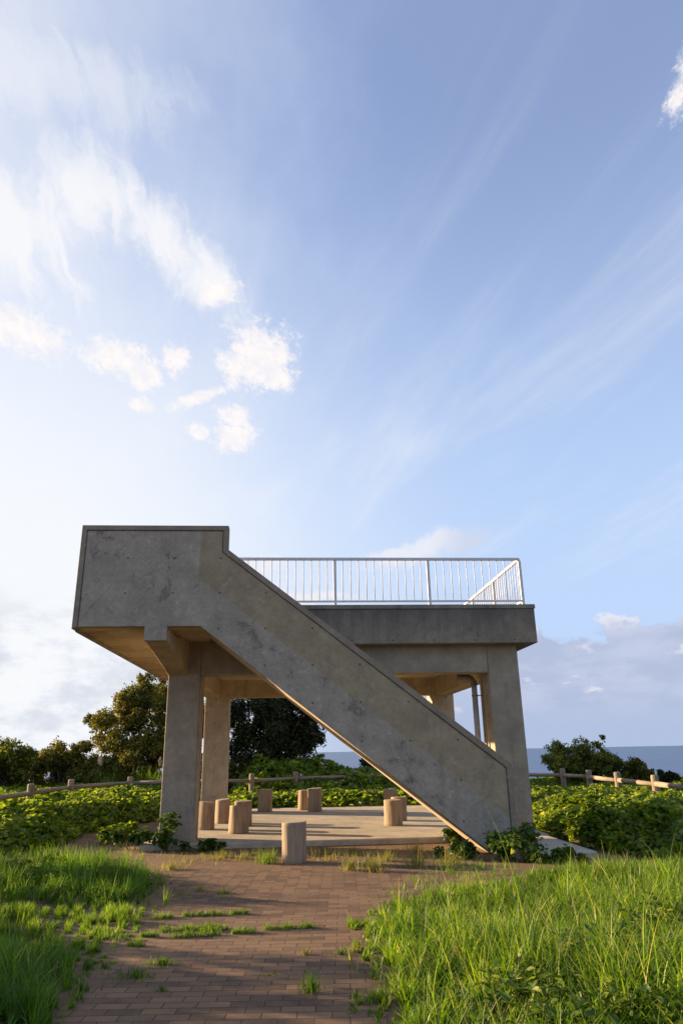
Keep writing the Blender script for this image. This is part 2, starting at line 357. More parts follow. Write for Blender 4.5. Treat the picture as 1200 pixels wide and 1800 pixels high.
    dc = t.mix(t.ss(el, 4.6, 1.0), dc, DECK3)
    rim = t.ss(t.m('SUBTRACT', top, el), 1.3, .1)
    dc = t.mix(t.m('MULTIPLY', rim, t.m('MULTIPLY', t.ss(rag,.5,.62), .75)), dc, PUFF1)
    spots = t.ss(t.noise(t.mapv(P, loc=(3,7,0), scale=(.55,1.3,1)), .42, 5, .55), .62, .72)
    dc = t.mix(t.m('MULTIPLY', spots, t.m('MULTIPLY', t.ss(el,2.0,3.4), .6)), dc, PUFF1)
    col = t.mix(t.m('MULTIPLY', dm, t.m('ADD', t.m('MULTIPLY', side, .80), .0)), col, dc)
    # brighter broken cloud low on the sun side
    lc = t.noise(t.mapv(P, scale=(.6,1.25,1)), .26, 7, .62)
    lm = t.m('MULTIPLY', t.m('MULTIPLY', t.ss(lc,.44,.62), t.ss(el, 13, 8)), t.ss(ax, -2, -12))
    col = t.mix(t.m('MULTIPLY', lm, .75), col, LOWG)
    lm2 = t.m('MULTIPLY', t.m('MULTIPLY', t.ss(lc,.50,.40), t.ss(el, 12, 7)), t.m('MULTIPLY', t.ss(ax, -2, -12), t.ss(el,1.5,4.5)))
    col = t.mix(t.m('MULTIPLY', lm2, .6), col, WHITE)
    # below the horizon: plain
    bg = t.node('ShaderNodeBackground', {'Color':col,'Strength':1.0})
    t.l.new(bg.outputs[0], out.inputs['Surface'])
    w.cycles.sampling_method = 'MANUAL'; w.cycles.sample_map_resolution = 1024
EXPO = 1.75; G = 1/2**EXPO
VEILL = (.93*G,.95*G,.985*G); VEILR = (.53*G,.69*G,.97*G); WHITE = (.97*G,.965*G,.98*G)
PUFF1 = (1.05*G,.99*G,.96*G); PUFF2 = (.90*G,.89*G,.94*G)
DECK1 = (.44*G,.49*G,.66*G); DECK2 = (.56*G,.59*G,.75*G); DECK3 = (.42*G,.50*G,.69*G); LOWG = (.66*G,.70*G,.80*G)
world()
sl = bpy.data.lights.new('sun','SUN'); sl.energy = 5.0; sl.angle = R(.55); sl.color = (1.0,.72,.43)
so = bpy.data.objects.new('sun', sl); COL.objects.link(so)
sd = Vector((math.sin(R(SUN_AZ))*math.cos(R(SUN_EL)), math.cos(R(SUN_AZ))*math.cos(R(SUN_EL)), math.sin(R(SUN_EL))))
so.rotation_euler = sd.to_track_quat('Z','Y').to_euler(); so.location = sd*30
S.view_settings.view_transform = 'Standard'; S.view_settings.look = 'None'; S.view_settings.exposure = EXPO; S.view_settings.gamma = 1.0

# ---------------------------------------------------------------- terrain
def inpoly(px, py, poly):
    px = np.asarray(px); py = np.asarray(py); ins = np.zeros(px.shape, bool); n = len(poly)
    for i in range(n):
        x0,y0 = poly[i]; x1,y1 = poly[(i+1)%n]
        if y0 == y1: continue
        c = ((y0>py)!=(y1>py)) & (px < (x1-x0)*(py-y0)/(y1-y0)+x0); ins ^= c
    return ins
def polydist(px, py, poly):
    """distance to the polygon's outline"""
    best = np.full(np.shape(px), 1e9); n = len(poly)
    for i in range(n):
        ax_,ay = poly[i]; bx,by = poly[(i+1)%n]; dx,dy = bx-ax_,by-ay
        tt = np.clip(((px-ax_)*dx+(py-ay)*dy)/(dx*dx+dy*dy+1e-9),0,1)
        best = np.minimum(best, np.hypot(px-ax_-tt*dx, py-ay-tt*dy))
    return best
VINE_L = [(-16,11.8),(-6.6,12.9),(-5.6,13.4),(-5.35,14.6),(-5.6,15.9),(-5.3,17.6),(-4.7,19.2),(-4.1,20.2),(-3.9,21.3),(-3.9,27.5),(-20,27.5)]
VINE_B = [(-4,21.1),(7.2,21.3),(14,22),(14,28),(-4,28)]
VINE_R = [(3.95,12.4),(3.75,14.2),(3.6,17),(3.4,21.3),(16,23),(16,9.0),(9,8.8),(6.2,9.6),(4.9,10.4),(4.25,11.4)]
def bump2(x,y,s=1.0,ph=0.0): return np.sin(x*1.3*s+ph)*np.sin(y*1.1*s+ph*1.7)*.5+np.sin(x*2.9*s+y*1.7*s+ph*2)*.3+np.sin(-x*4.3*s+y*5.1*s)*.2
def terr(x, y):
    x = np.asarray(x,float); y = np.asarray(y,float); h = np.zeros(x.shape)
    # seaward slope all round the knoll; the land goes on to the left and behind the camera
    out_r = np.maximum(0, x-10.5); out_b = np.maximum(0, y-30)
    h -= np.where(x>-8, out_b*.55, out_b*(.55*np.clip((x+30)/22,0,1)+.03))
    h -= out_r*.55*np.clip((y+5)/10,0,1)
    for poly,amp in ((VINE_L,.20),(VINE_R,.24),(VINE_B,.24)):
        ins = inpoly(x,y,poly); d = polydist(x,y,poly)
        h += np.where(ins, np.clip(d/1.6,0,1)*amp*(1+.25*bump2(x,y)), 0)
    # low swell under the right-hand grass and the left-hand grass
    h += .16*np.clip((x-1.2)/2.0,0,1)*np.clip((11.0-y)/1.5,0,1)*(y>1)
    h += .10*np.clip((-3.1-x)/1.5,0,1)*np.clip((11.5-y)/1.5,0,1)*(y>1)
    return np.maximum(h, -70)
def make_ground():
    def axis(lo, hi, c0, c1, fine, coarse):
        a = list(np.arange(c0, c1, fine)); v = c0
        st = fine
        while v > lo: st = min(st*1.35, coarse); v -= st; a.insert(0, v)
        v = a[-1]; st = fine
        while v < hi: st = min(st*1.35, coarse); v += st; a.append(v)
        return np.array(a)
    xs = axis(-260, 260, -12, 12, .22, 25); ys = axis(-120, 320, 0, 28, .22, 25)
    XX,YY = np.meshgrid(xs, ys); ZZ = terr(XX,YY)
    V = np.stack([XX.ravel(),YY.ravel(),ZZ.ravel()],1); nx,ny = len(xs),len(ys)
    i = np.arange((nx-1)*(ny-1)); r = i//(nx-1); c = i%(nx-1); a = r*nx+c
    F = np.stack([a,a+1,a+nx+1,a+nx],1)
    tag(from_np('ground', V, F, M['soil'], smooth=True), kind='structure')
make_ground()
bm = bmesh.new(); L = 30000
vs = [bm.verts.new(p) for p in ((-L,-2000,0),(L,-2000,0),(L,L,0),(-L,L,0))]; bm.faces.new(vs)
o = from_bm('sea', bm, M['sea']); o.location = (0,0,-58); tag(o, kind='structure')

# brick path: one irregular sheet
PATH = [(-1.2,2.0),(.9,2.0),(.95,4.6),(.9,6.3),(1.0,7.8),(1.3,8.8),(2.1,9.9),(3.0,10.8),(4.2,11.2),(4.4,12.6),(4.0,14.5),(-4.6,13.9),(-5.5,13.2),(-5.6,12.3),(-4.2,12.0),(-3.8,11.4),(-3.1,10.3),(-2.95,9.2),(-2.8,8.2),(-2.7,7.4),(-2.6,6.4),(-2.5,5.2),(-2.4,4),(-2.4,2.0)]
bm = bmesh.new()
vs = [bm.verts.new((x,y,.006)) for x,y in PATH]; bm.faces.new(vs)
bmesh.ops.triangulate(bm, faces=bm.faces[:])
tag(from_bm('brick_path', bm, M['brick']), kind='structure')

# ---------------------------------------------------------------- the lookout
BL = Vector((-3.3387,13.4583,0)); BA = R(4.3)
def b2w(s,d,z=0.0):
    return Vector((BL.x+s*math.cos(BA)-d*math.sin(BA), BL.y+s*math.sin(BA)+d*math.cos(BA), z))
T = empty('lookout_platform', BL, BA)
tag(T, 'grey concrete lookout deck on four pillars with a diagonal staircase wall and white railing', 'lookout')
def part(name, bm, mat, parent=T, bv=.01, label=None, smooth=False):
    if bv: bevel(bm, bv)
    o = from_bm(name, bm, mat, parent, smooth)
    if label: o['label'] = label
    return o
ZS, ZT, ZP = 3.53, 4.20, .10
W = 6.79
# floor slab and stair foot slab
bm = box(-.30, W+.22, -.14, 7.55, -.10, ZP); o = part('concrete_floor', bm, M['pad'], None, .02); o.location = BL; o.rotation_euler = (0,0,BA); tag(o, kind='structure')
bm = box(5.75, W+.16, -2.38, -.145, -.10, ZP-.012); o = part('paved_slab', bm, M['pad'], None, .02); o.location = BL; o.rotation_euler = (0,0,BA); tag(o, kind='structure')
# pillars
PD = .74
pil = [(0,.60,0,PD),(W-.61,W,0,PD),(-.03,.61,6.3,6.3+PD),(W-.52,W+.10,6.3,6.3+PD)]
for i,(s0,s1,d0,d1) in enumerate(pil):
    bm = box(s0,s1,d0,d1,ZP-.15,ZS+.13)
    p = part('pillar', bm, M['conc'] if i<2 else M['inner'])
# thin rebates running up the inner faces of the front pillars
bm = box(W-.637,W-.612,.30,.345,ZP,2.99); part('conduit', bm, M['inner'], bv=0)
bm = box(.602,.622,.04,.085,ZP,2.99); part('conduit', bm, M['inner'], bv=0)
# beams
ZB = 3.0
part('beam', box(.603,W-.613,.003,.38,ZB,ZS+.11), M['beam'], label='front beam between the two near pillars')
part('beam', box(.613,W-.523,6.303,6.68,ZB+.03,ZS+.11), M['inner'])
part('beam', box(.003,.37,PD+.002,6.298,ZB+.02,ZS+.11), M['inner'])
part('beam', box(W-.40,W-.003,PD+.002,6.298,ZB+.02,ZS+.11), M['inner'])
# deck slab with fascia
OV = .28
part('deck_slab', box(.80,W+.34,-OV,7.3,ZS,ZT), M['fascia'])
ds = [o for o in T.children if o.name=='deck_slab'][0]
# underside skin coloured warm for bounced sunlight and formwork stain, seen between the beams
part('soffit', box(.40,W-.42,.385,6.295,ZS-.025,ZS-.003), M['soffit'], bv=0)
# coping kerb round the deck
K = .02
part('coping', box(.80,W+.34+K,-OV-K,.06,ZT+.002,ZT+.09), M['cope'], ds, .012)
part('coping', box(W+.17,W+.34+K,.062,7.3,ZT+.002,ZT+.09), M['cope'], ds, .012)
# landing / left cantilever
ZL = 3.635; SL = -1.33; D0 = -1.75; D1 = -.30
part('landing_slab', box(SL+.01,.797,D0+.16,7.3,ZL,ZT+.02), M['soffit'])
part('haunch_beam', None or (lambda: (lambda bm: bm)(
    (lambda bm: (
        [bm.faces.new(f) for f in (lambda a,b: [a[::-1],b,*[(a[i],a[(i+1)%4],b[(i+1)%4],b[i]) for i in range(4)]])(
            [bm.verts.new(v) for v in ((-.14,D0+.165,3.40),(.235,D0+.165,3.40),(.235,D0+.165,ZL-.002),(-.14,D0+.165,ZL-.002))],
            [bm.verts.new(v) for v in ((.0,-.002,3.0),(.37,-.002,3.0),(.37,-.002,ZL-.002),(.0,-.002,ZL-.002))])],
        bmesh.ops.recalc_face_normals(bm, faces=bm.faces[:]), bm)[-1])(bmesh.new())))(), M['inner'])
# outer stair wall: one profile
def zs(s, top=4.99, s0=1.17, k=.7696): return top-(s-s0)*k
SR = 5.915
prof = [(SL,3.64),(-.15,3.64),(-.15,3.40),(.225,3.40),(.225,3.64),(.775,3.64),(5.56,-.03),(SR,-.02),(SR,zs(SR)),(1.17,4.98),(1.17,5.41),(SL,5.41)]
wall = part('stair_wall', prism(prof, D0, D0+.16), M['wall'], bv=.006)
# raised border band following the wall's top and ends
bw = .085
def strip(a, b, n, w=bw, d0=D0-.028, d1=D0+.19):
    """quad band from a to b in (s,z); n = inward offsets at both ends"""
    return prism([a, b, (b[0]+n[1][0], b[1]+n[1][1]), (a[0]+n[0][0], a[1]+n[0][1])], d0, d1)
e = .018
ang = math.atan(.768); off = bw/math.cos(ang)
pts_out = [(SL-.02,3.60),(SL-.02,5.41+e),(1.17+e+.01,5.41+e),(1.17+e+.01,4.98+.012),(SR+.02,zs(SR)+.008),(SR+.02,.0)]
pts_in  = [(SL-.02+bw,3.645),(SL-.02+bw,5.41+e-bw),(1.17+e+.01-bw,5.41+e-bw),(1.17+e+.01-bw,4.98-.035),(SR+.02-bw,zs(SR)-.052),(SR+.02-bw,.0)]
bm = bmesh.new(); d0,d1 = D0-.016, D0+.19
rows = [[bm.verts.new((s,d,z)) for s,z in P] for d,P in ((d0,pts_out),(d0,pts_in),(d1,pts_in),(d1,pts_out))]
for i in range(5):
    for a,b in ((0,1),(1,2),(2,3),(3,0)): bm.faces.new((rows[a][i],rows[a][i+1],rows[b][i+1],rows[b][i]))
bm.faces.new([r[0] for r in rows]); bm.faces.new([r[-1] for r in rows][::-1])
bmesh.ops.recalc_face_normals(bm, faces=bm.faces[:])
part('border_band', bm, M['border'], wall, .005)
gr_out=[(a[0]+ (0.0),a[1]) for a in pts_in]
cxy=[(.018,.0),(.018,-.018),(-.018,-.018),(-.018,-.008),(-.018,-.011),(-.018,0)]
gr_in=[(a[0]+c_[0],a[1]+c_[1]) for a,c_ in zip(pts_in,cxy)]
bm=bmesh.new(); ra=[bm.verts.new((s_,D0-.003,z_)) for s_,z_ in pts_in]; rb=[bm.verts.new((s_,D0-.003,z_)) for s_,z_ in gr_in]
for i in range(5): bm.faces.new((ra[i],ra[i+1],rb[i+1],rb[i]))
from_bm('groove_shadow', bm, M['groove_shadow'], wall)  # flat dark strip along the groove line, its shadow put into the colour
# inner stair wall
prof2 = [(.80,3.64),(5.54,-.02),(SR,.03),(SR,zs(SR)-.01),(1.19,4.99),(1.17,4.99),(.80,4.99)]
part('stair_wall', prism(prof2, D1-.16, D1), M['beam'], bv=.008, label='rear stair wall beside the deck')
# landing side wall (left end) and drip edge
part('side_wall', box(SL,SL+.16,D0+.193,-.02,3.64,5.38), M['border'])
part('drip_edge', box(SL-.02,SL+.05,D0+.195,7.3,3.585,3.632), M['border'], bv=.004)
# stair flight: waist slab with steps
n = 24; s_top, s_bot = 1.02, 5.86; z_top = ZT+.02; tr = (s_bot-s_top)/n; ri = (z_top-ZP)/(n)
poly = [(.80,ZT+.02)]
for i in range(n):
    poly += [(s_top+i*tr, z_top-i*ri),(s_top+i*tr, z_top-(i+1)*ri)]
poly += [(s_bot, ZP),(5.53,-.02),(.79,3.64)]
bm = prism(poly, D0+.162, D1-.162); part('stair_flight', bm, M['soffit'], bv=0)
# soffit drip lip along the stair's underside (front edge)
# railings -------------------------------------------------------
RT, RB = 5.29, 4.415
def rail_unit(name, label):
    e_ = empty(name); e_.parent = T; e_['label'] = label; return e_
def bar(p0,p1,w,h):
    p0,p1 = Vector(p0),Vector(p1); bm = bmesh.new(); a=(p1-p0).normalized()
    up = Vector((0,0,1)) if abs(a.z)<.9 else Vector((0,1,0)); sd_ = a.cross(up).normalized(); up = sd_.cross(a)
    A=[bm.verts.new(p0+sd_*x*w/2+up*y*h/2) for x,y in ((-1,-1),(1,-1),(1,1),(-1,1))]; B=[bm.verts.new(p1+sd_*x*w/2+up*y*h/2) for x,y in ((-1,-1),(1,-1),(1,1),(-1,1))]
    bm.faces.new(A[::-1]); bm.faces.new(B)
    for i in range(4): bm.faces.new((A[i],A[(i+1)%4],B[(i+1)%4],B[i]))
    bmesh.ops.recalc_face_normals(bm, faces=bm.faces[:]); return bm
def copy_child(src, parent, loc):
    c = src.copy(); COL.objects.link(c); c.parent = parent; c.location = loc; return c
def railing(p0, p1, posts, name, label, nb, stretch=1.929):
    E_ = rail_unit(name, label)
    p0,p1 = Vector(p0),Vector(p1); L_ = (p1-p0).length; u = (p1-p0)/L_
    b = bar(p0+Vector((0,0,RT)), p1+Vector((0,0,RT)), .055,.055); bevel(b,.008); from_bm('top_rail', b, M['rail_metal'], E_)
    b = bar(p0+Vector((0,0,RB)), p1+Vector((0,0,RB)), .038,.034); from_bm('bottom_rail', b, M['rail_metal'], E_)
    first = None
    for q in posts:
        loc = p0+u*q
        if first is None:
            b = bar((0,0,4.29),(0,0,RT-.03),.06,.045); bevel(b,.006)
            first = from_bm('post', b, M['rail_metal'], E_); first.location = loc
        else: copy_child(first, E_, loc)
    fb = None; k = 0; q = nb[0]
    while q < L_-.05:
        if min(abs(q-z) for z in posts) > .06:
            loc = p0+u*q
            if fb is None:
                b = tube(bmesh.new(), (0,0,RB+.015),(0,0,RT-.025), .0095, n=8)
                fb = from_bm('baluster', b, M['rail_metal'], E_, True); fb.location = loc
            else: copy_child(fb, E_, loc)
        q += nb[1]
RS = 7.02
fposts = [RS-1.25-(RS-3.195-0)-0, ]  # placeholder replaced below
st = 1.2
railing((st,.0,0),(RS,.0,0), [ .06, 3.19-st, 5.10-st, RS-st-.002], 'front_railing', 'front run of the white deck railing', (3.19-st-.159*12, .1592))
railing((RS,.03,0),(RS,7.15,0), [1.93,3.86,5.79,7.2], 'side_railing', 'right-hand run of the white deck railing', (.15,.1608))
# rain pipe ------------------------------------------------------
px_, pd_ = 6.02, .58
P_ = rail_unit('rain_pipe', 'grey rain pipe beside the right pillar')
o = from_bm('pipe', tube(bmesh.new(), (px_,pd_,.10),(px_,pd_,2.80), .056, n=20), M['pvc'], P_, True)
bm = bmesh.new(); pts = [Vector((px_,pd_,2.79))]
for i in range(9):
    a = i/8*math.pi/2; pts.append(Vector((px_-.17+.17*math.cos(a), pd_+.0, 2.80+.17*math.sin(a))))
pts.append(Vector((px_-.34,pd_,2.97)))
ring = []
for i,p in enumerate(pts):
    tg = (pts[min(i+1,len(pts)-1)]-pts[max(i-1,0)]).normalized(); u_ = Vector((0,1,0)); w_ = tg.cross(u_).normalized()
    ring.append([bm.verts.new(p+(u_*math.cos(2*math.pi*k/16)+w_*math.sin(2*math.pi*k/16))*.062) for k in range(16)])
for i in range(len(ring)-1):
    for k in range(16): bm.faces.new((ring[i][k],ring[i][(k+1)%16],ring[i+1][(k+1)%16],ring[i+1][k]))
bm.faces.new(ring[0][::-1]); bm.faces.new(ring[-1])
bmesh.ops.recalc_face_normals(bm, faces=bm.faces[:]); from_bm('elbow', bm, M['elbow'], P_, True)
for z in (2.60,1.0):
    bm = tube(bmesh.new(), (px_,pd_,z-.018),(px_,pd_,z+.018), .063, n=20); tube(bm, (px_+.05,pd_,z),(W-.612,pd_,z), .010, n=8)
    from_bm('bracket', bm, M['steel'], P_)
from_bm('base_collar', tube(bmesh.new(), (px_,pd_,.10),(px_,pd_,.17), .068, n=20), M['elbow'], P_, True)

# ---------------------------------------------------------------- log stools
def log_mesh(r, h, seed, tilt=0.0):
    rg = random.Random(seed); bm = bmesh.new(); n = 40; rows = []
    ph = [rg.uniform(0,6.28) for _ in range(6)]; am = [rg.uniform(.2,1) for _ in range(6)]
    cr = rg.uniform(0,6.28)
    zsn = [0,.02,.12,.25,.4,.55,.7,.82,.92,.985,1.0]
    for j,f in enumerate(zsn):
        row = []
        for i in range(n):
            a = 2*math.pi*i/n
            q = r*(1+.035*am[0]*math.sin(2*a+ph[0])+.03*am[1]*math.sin(3*a+ph[1])+.014*math.sin(7*a+ph[2]+f*1.5)+.010*math.sin(11*a+ph[3]-f))
            q *= 1+.04*am[2]*math.sin(f*3+ph[4])+.03*(1-f)**2
            da = (a-cr+math.pi)%(2*math.pi)-math.pi
            q -= r*.07*math.exp(-(da/.07)**2)
            if j in (0,len(zsn)-1): q -= .008
            zt = h*f + (tilt*q*math.cos(a+ph[5]))*f
            row.append(bm.verts.new((q*math.cos(a), q*math.sin(a), zt)))
        rows.append(row)
    for j in range(len(rows)-1):
        for i in range(n): bm.faces.new((rows[j][i],rows[j][(i+1)%n],rows[j+1][(i+1)%n],rows[j+1][i]))
    bm.faces.new(rows[0][::-1])
    c = bm.verts.new((0,0,h)); 
    for i in range(n): bm.faces.new((rows[-1][i],rows[-1][(i+1)%n],c))
    return bm
logs = [ # x, y, z, r, h, tilt, label
 (-2.93,15.72,ZP,.175,.53,.10,'stubby orange-brown log half hidden beside the front left pillar'),
 (-2.80,17.02,ZP,.165,.50,.06,'orange-brown log just right of the one touching the front left pillar'),
 (-2.13,14.92,ZP,.185,.51,.08,'tall split-topped log in front of another on the left of the floor'),
 (-2.25,16.35,ZP,.190,.50,.0,'pale-topped log standing right behind the tall split one'),
 (-2.18,20.0,ZP,.195,.55,.0,'lone brown log at the back left edge of the concrete floor'),
 (-1.14,20.30,ZP,.175,.50,.0,'pale-sided log tucked behind another at the back of the floor'),
 (-.84,19.75,ZP,.192,.57,.04,'brown log at the back, the nearer one of the overlapping back pair'),
 (-.81,11.66,0,.180,.575,.02,'nearest and largest log, standing alone on the brick path'),
 (.97,15.86,ZP,.185,.50,.0,'sunlit log in front on the right under the stair wall'),
 (1.16,16.85,ZP,.165,.49,.0,'log mostly hidden behind the sunlit one on the right'),
 (1.09,18.80,ZP,.165,.56,.0,'farthest log of the right cluster, its top showing above the others'),
]
for i,(x,y,z,r,h,tl,lb) in enumerate(logs):
    o = from_bm('log_stool', log_mesh(r,h,i*5+3,tl), M['log'], smooth=True)
    o.location = (x,y,z-.004); o.rotation_euler = (random.uniform(-.015,.015), random.uniform(-.02,.02), random.uniform(0,6))
    tag(o, lb, 'log stool', 'upright log stools around the lookout')
    me = o.data
    for p in me.polygons:
        if len(p.vertices)==3: p.use_smooth = False

# ---------------------------------------------------------------- log fence
FP = [(-7.7,9.0),(-7.72,11.4),(-7.76,13.8),(-7.8,16.2),(-7.86,18.6),(-7.89,21.3),(-6.85,23.5),(-5.0,23.7),(-3.03,23.7),(-1.67,24.7),(.31,25.4),(2.3,25.8),(4.3,25.6),(5.9,24.9),(6.9,23.7),(7.18,22.1),(7.2,19.8),(7.21,17.48),(7.15,15.2),(7.1,12.9),(7.1,10.6),(7.1,8.4)]
FE = empty('log_fence', (0,23.3,0)); tag(FE, 'low weathered log fence with one round rail circling the lookout knoll', 'fence')
ftop = .94
def fpost_mesh(seed):
    bm = bmesh.new(); n = 14; prev=None; rg = random.Random(seed)
    for r,z in ((.088,0),(.086,1.17),(.074,1.2)):
        row=[bm.verts.new((r*(1+.03*math.sin(3*i+seed))*math.cos(2*math.pi*i/n), r*math.sin(2*math.pi*i/n), z)) for i in range(n)]
        if prev:
            for i in range(n): bm.faces.new((prev[i],prev[(i+1)%n],row[(i+1)%n],row[i]))
        prev=row
    bm.faces.new(prev); return bm
for i,(x,y) in enumerate(FP):
    b = fpost_mesh(i); o = from_bm('post', b, M['fence'], FE, False)
    o.location = (x, y-23.3, ftop-1.2+random.uniform(-.02,.02)); o.rotation_euler = (random.uniform(-.02,.02),random.uniform(-.025,.025),i)
for i in range(len(FP)-1):
    a = Vector((*FP[i],.735+random.uniform(-.015,.015))); c = Vector((*FP[i+1],.735+random.uniform(-.015,.015)))
    u = c-a; Ln = u.length; b = tube(bmesh.new(), (0,0,.06),(0,0,Ln-.06), .060,.053, n=14)
    o = from_bm('rail', b, M['fence'], FE, True); o.location = a-Vector((0,23.3,0)); o.rotation_euler = u.to_track_quat('Z','Y').to_euler()

# ---------------------------------------------------------------- foliage geometry
def unit(v): return v/np.maximum(np.linalg.norm(v,axis=-1,keepdims=True),1e-9)
def leaves(P, N, A, L_, Wd, fold=.12, droop=.1, wide=False):
    """P base points, N normals, A axis directions -> two folded faces per leaf (wide: rounder six-point leaf)"""
    n = len(P); A = unit(A - (A*N).sum(1,keepdims=True)*N); B = np.cross(N, A); L_ = L_[:,None]; Wd = Wd[:,None]
    if not wide:
        v = np.stack([P, P+A*L_*.45+B*Wd*.5+N*Wd*fold, P+A*L_-N*L_*droop, P+A*L_*.45-B*Wd*.5+N*Wd*fold],1).reshape(-1,3)
        k = np.arange(n)[:,None]*4; F = np.concatenate([k+np.array([[0,1,2]]), k+np.array([[0,2,3]])],0)
        return v, F
    m = P+A*L_*.5-N*L_*droop*.2
    v = np.stack([P, P+A*L_*.22+B*Wd*.46+N*Wd*fold, P+A*L_*.66+B*Wd*.42+N*Wd*fold*.6, P+A*L_-N*L_*droop, P+A*L_*.66-B*Wd*.42+N*Wd*fold*.6, P+A*L_*.22-B*Wd*.46+N*Wd*fold],1).reshape(-1,3)
    k = np.arange(n)[:,None]*6; F = np.concatenate([k+np.array([[0,1,2,3]]), k+np.array([[0,3,4,5]])],0)
    return v, F
def blades(P, L_, wd, seg=4, lean=.5, curl=1.2, wind=0.0):
    n = len(P); az_ = RNG.uniform(0,2*np.pi,n); ln = np.abs(RNG.normal(0,lean,n)); cu = RNG.uniform(.1,1,n)*curl
    D = np.stack([np.cos(az_),np.sin(az_)],1); S_ = np.stack([-D[:,1],D[:,0]],1)
    # face roughly random
    fa = RNG.uniform(-.8,.8,n); S2 = S_*np.cos(fa)[:,None]+D*np.sin(fa)[:,None]
    cur = P.copy(); th = ln.copy(); V = []
    for k in range(seg+1):
        f = k/seg; w = wd*(1-f**1.6)*(.6+.4*np.minimum(1,f*4)) if k<seg else wd*.04
        V.append(cur+np.c_[S2*(w/2)[:,None],np.zeros(n)]); V.append(cur-np.c_[S2*(w/2)[:,None],np.zeros(n)])
        st_ = L_/seg; cur = cur+np.c_[D*(np.sin(th)*st_)[:,None], np.cos(th)*st_]; th = th+cu/seg*(.4+1.3*f)
    V = np.stack(V,1).reshape(-1,3); m = 2*(seg+1); k = np.arange(n)[:,None]*m; F = []
    for s_ in range(seg): F.append(k+np.array([[2*s_,2*s_+1,2*s_+3,2*s_+2]]))
    return V, np.concatenate(F,0)
def sample(poly, dens, minmax=None):
    xs=[p[0] for p in poly]; ys=[p[1] for p in poly]; x0,x1,y0,y1=min(xs),max(xs),min(ys),max(ys)
    n=int((x1-x0)*(y1-y0)*dens); x=RNG.uniform(x0,x1,n); y=RNG.uniform(y0,y1,n); k=inpoly(x,y,poly)
    return x[k],y[k]
def merge(lst):
    V=[];F=[];o_=0
    for v,f in lst: V.append(v); F.append(f+o_); o_+=len(v)
    return np.concatenate(V),np.concatenate(F)
def vis(x, y, pad=1.5):   # keep what a viewer on the path could see, with room to step aside
    return (np.abs(x) < .60*y+pad)

# trees -----------------------------------------------------------
def crown(clumps, n_leaf, size, flat=.85, cl=None):
    Ps=[];Ns=[]
    vol = np.array([c[3]**2 for c in clumps]); cnt = (n_leaf*vol/vol.sum()).astype(int)
    for (x,y,z,r),k in zip(clumps,cnt):
        u = unit(RNG.normal(size=(k,3))); rad = r*RNG.uniform(.35,1,k)**.6
        p = u*rad[:,None]; p[:,2]*=flat
        # twig tufts: pull leaves toward random sub-centres
        m = max(4,k//28); sc = unit(RNG.normal(size=(m,3)))*r*RNG.uniform(.55,1.12,m)[:,None]; sc[:,2]*=flat
        idx = RNG.integers(0,m,k); mixf = RNG.uniform(.55,.95,k)[:,None]
        p = p*(1-mixf)+(sc[idx]+RNG.normal(0,r*.10,(k,3)))*mixf
        Ps.append(p+np.array([x,y,z])); Ns.append(unit(u+RNG.normal(0,.6,(k,3))+np.array([0,0,.5])))
    P=np.concatenate(Ps);N=np.concatenate(Ns); A=RNG.normal(size=P.shape)+np.array([0,0,.25])
    L_=size*RNG.uniform(.7,1.35,len(P)); return leaves(P,N,A,L_,L_*.5)
def limbs(bm, base, tips, r0, rg):
    for tp in tips:
        a = Vector(base); b = Vector(tp); prev=a; r=r0
        for k in range(1,5):
            f=k/4; q=a.lerp(b,f)+Vector((rg.uniform(-1,1),rg.uniform(-1,1),rg.uniform(-.3,.3)))*.07*(b-a).length*(1-f)
            tube(bm, prev, q, r, r*.68, n=7); prev=q; r*=.68
TG = 'evergreen trees and shrubs beyond the fence'
def gz(x,y): return float(terr(np.array([x]),np.array([y]))[0])
def tree(name, loc, label, cat, crown_c, crown_r, nclump, n_leaf, size, mat, trunk_h=.8, trunk_r=.12, clump_r=(.35,.6), group=None, seed=0, extra=()):
    rg = random.Random(seed)
    if group == TG: loc = (loc[0]*1.05, loc[1]*1.05, gz(loc[0]*1.05, loc[1]*1.05))
    E_ = empty(name, loc); tag(E_, label, cat, group)
    if group == TG: E_.scale = (1.05,)*3
    cs=[]
    for k in range(nclump):
        d = Vector((rg.gauss(0,1),rg.gauss(0,1),rg.gauss(0,1))).normalized(); q = rg.uniform(.45,1)
        cs.append((crown_c[0]+d.x*q*crown_r[0], crown_c[1]+d.y*q*crown_r[1], crown_c[2]+d.z*q*crown_r[2], rg.uniform(*clump_r)))
    cs += list(extra)
    cs = [c for c in cs if c[2] > .12]
    V,F = crown(cs, n_leaf, size); from_np('crown', V, F, mat, E_)
    bm = bmesh.new(); top=(crown_c[0]*.3,crown_c[1]*.3,max(trunk_h,.25))
    prev=Vector((0,0,-.3)); r=trunk_r*1.25
    for k in range(1,5):
        q=Vector((top[0]*k/4+rg.uniform(-.04,.04),top[1]*k/4+rg.uniform(-.04,.04),-.3+(top[2]+.3)*k/4)); tube(bm,prev,q,r,r*.9,n=10); prev=q; r*=.9
    tips = rg.sample(cs, min(len(cs),16)); limbs(bm, prev, [c[:3] for c in tips], r*.7, rg)
    from_bm('trunk', bm, M['bark'], E_, True); return E_
def gz(x,y): return float(terr(np.array([x]),np.array([y]))[0])
TG = 'evergreen trees and shrubs beyond the fence'
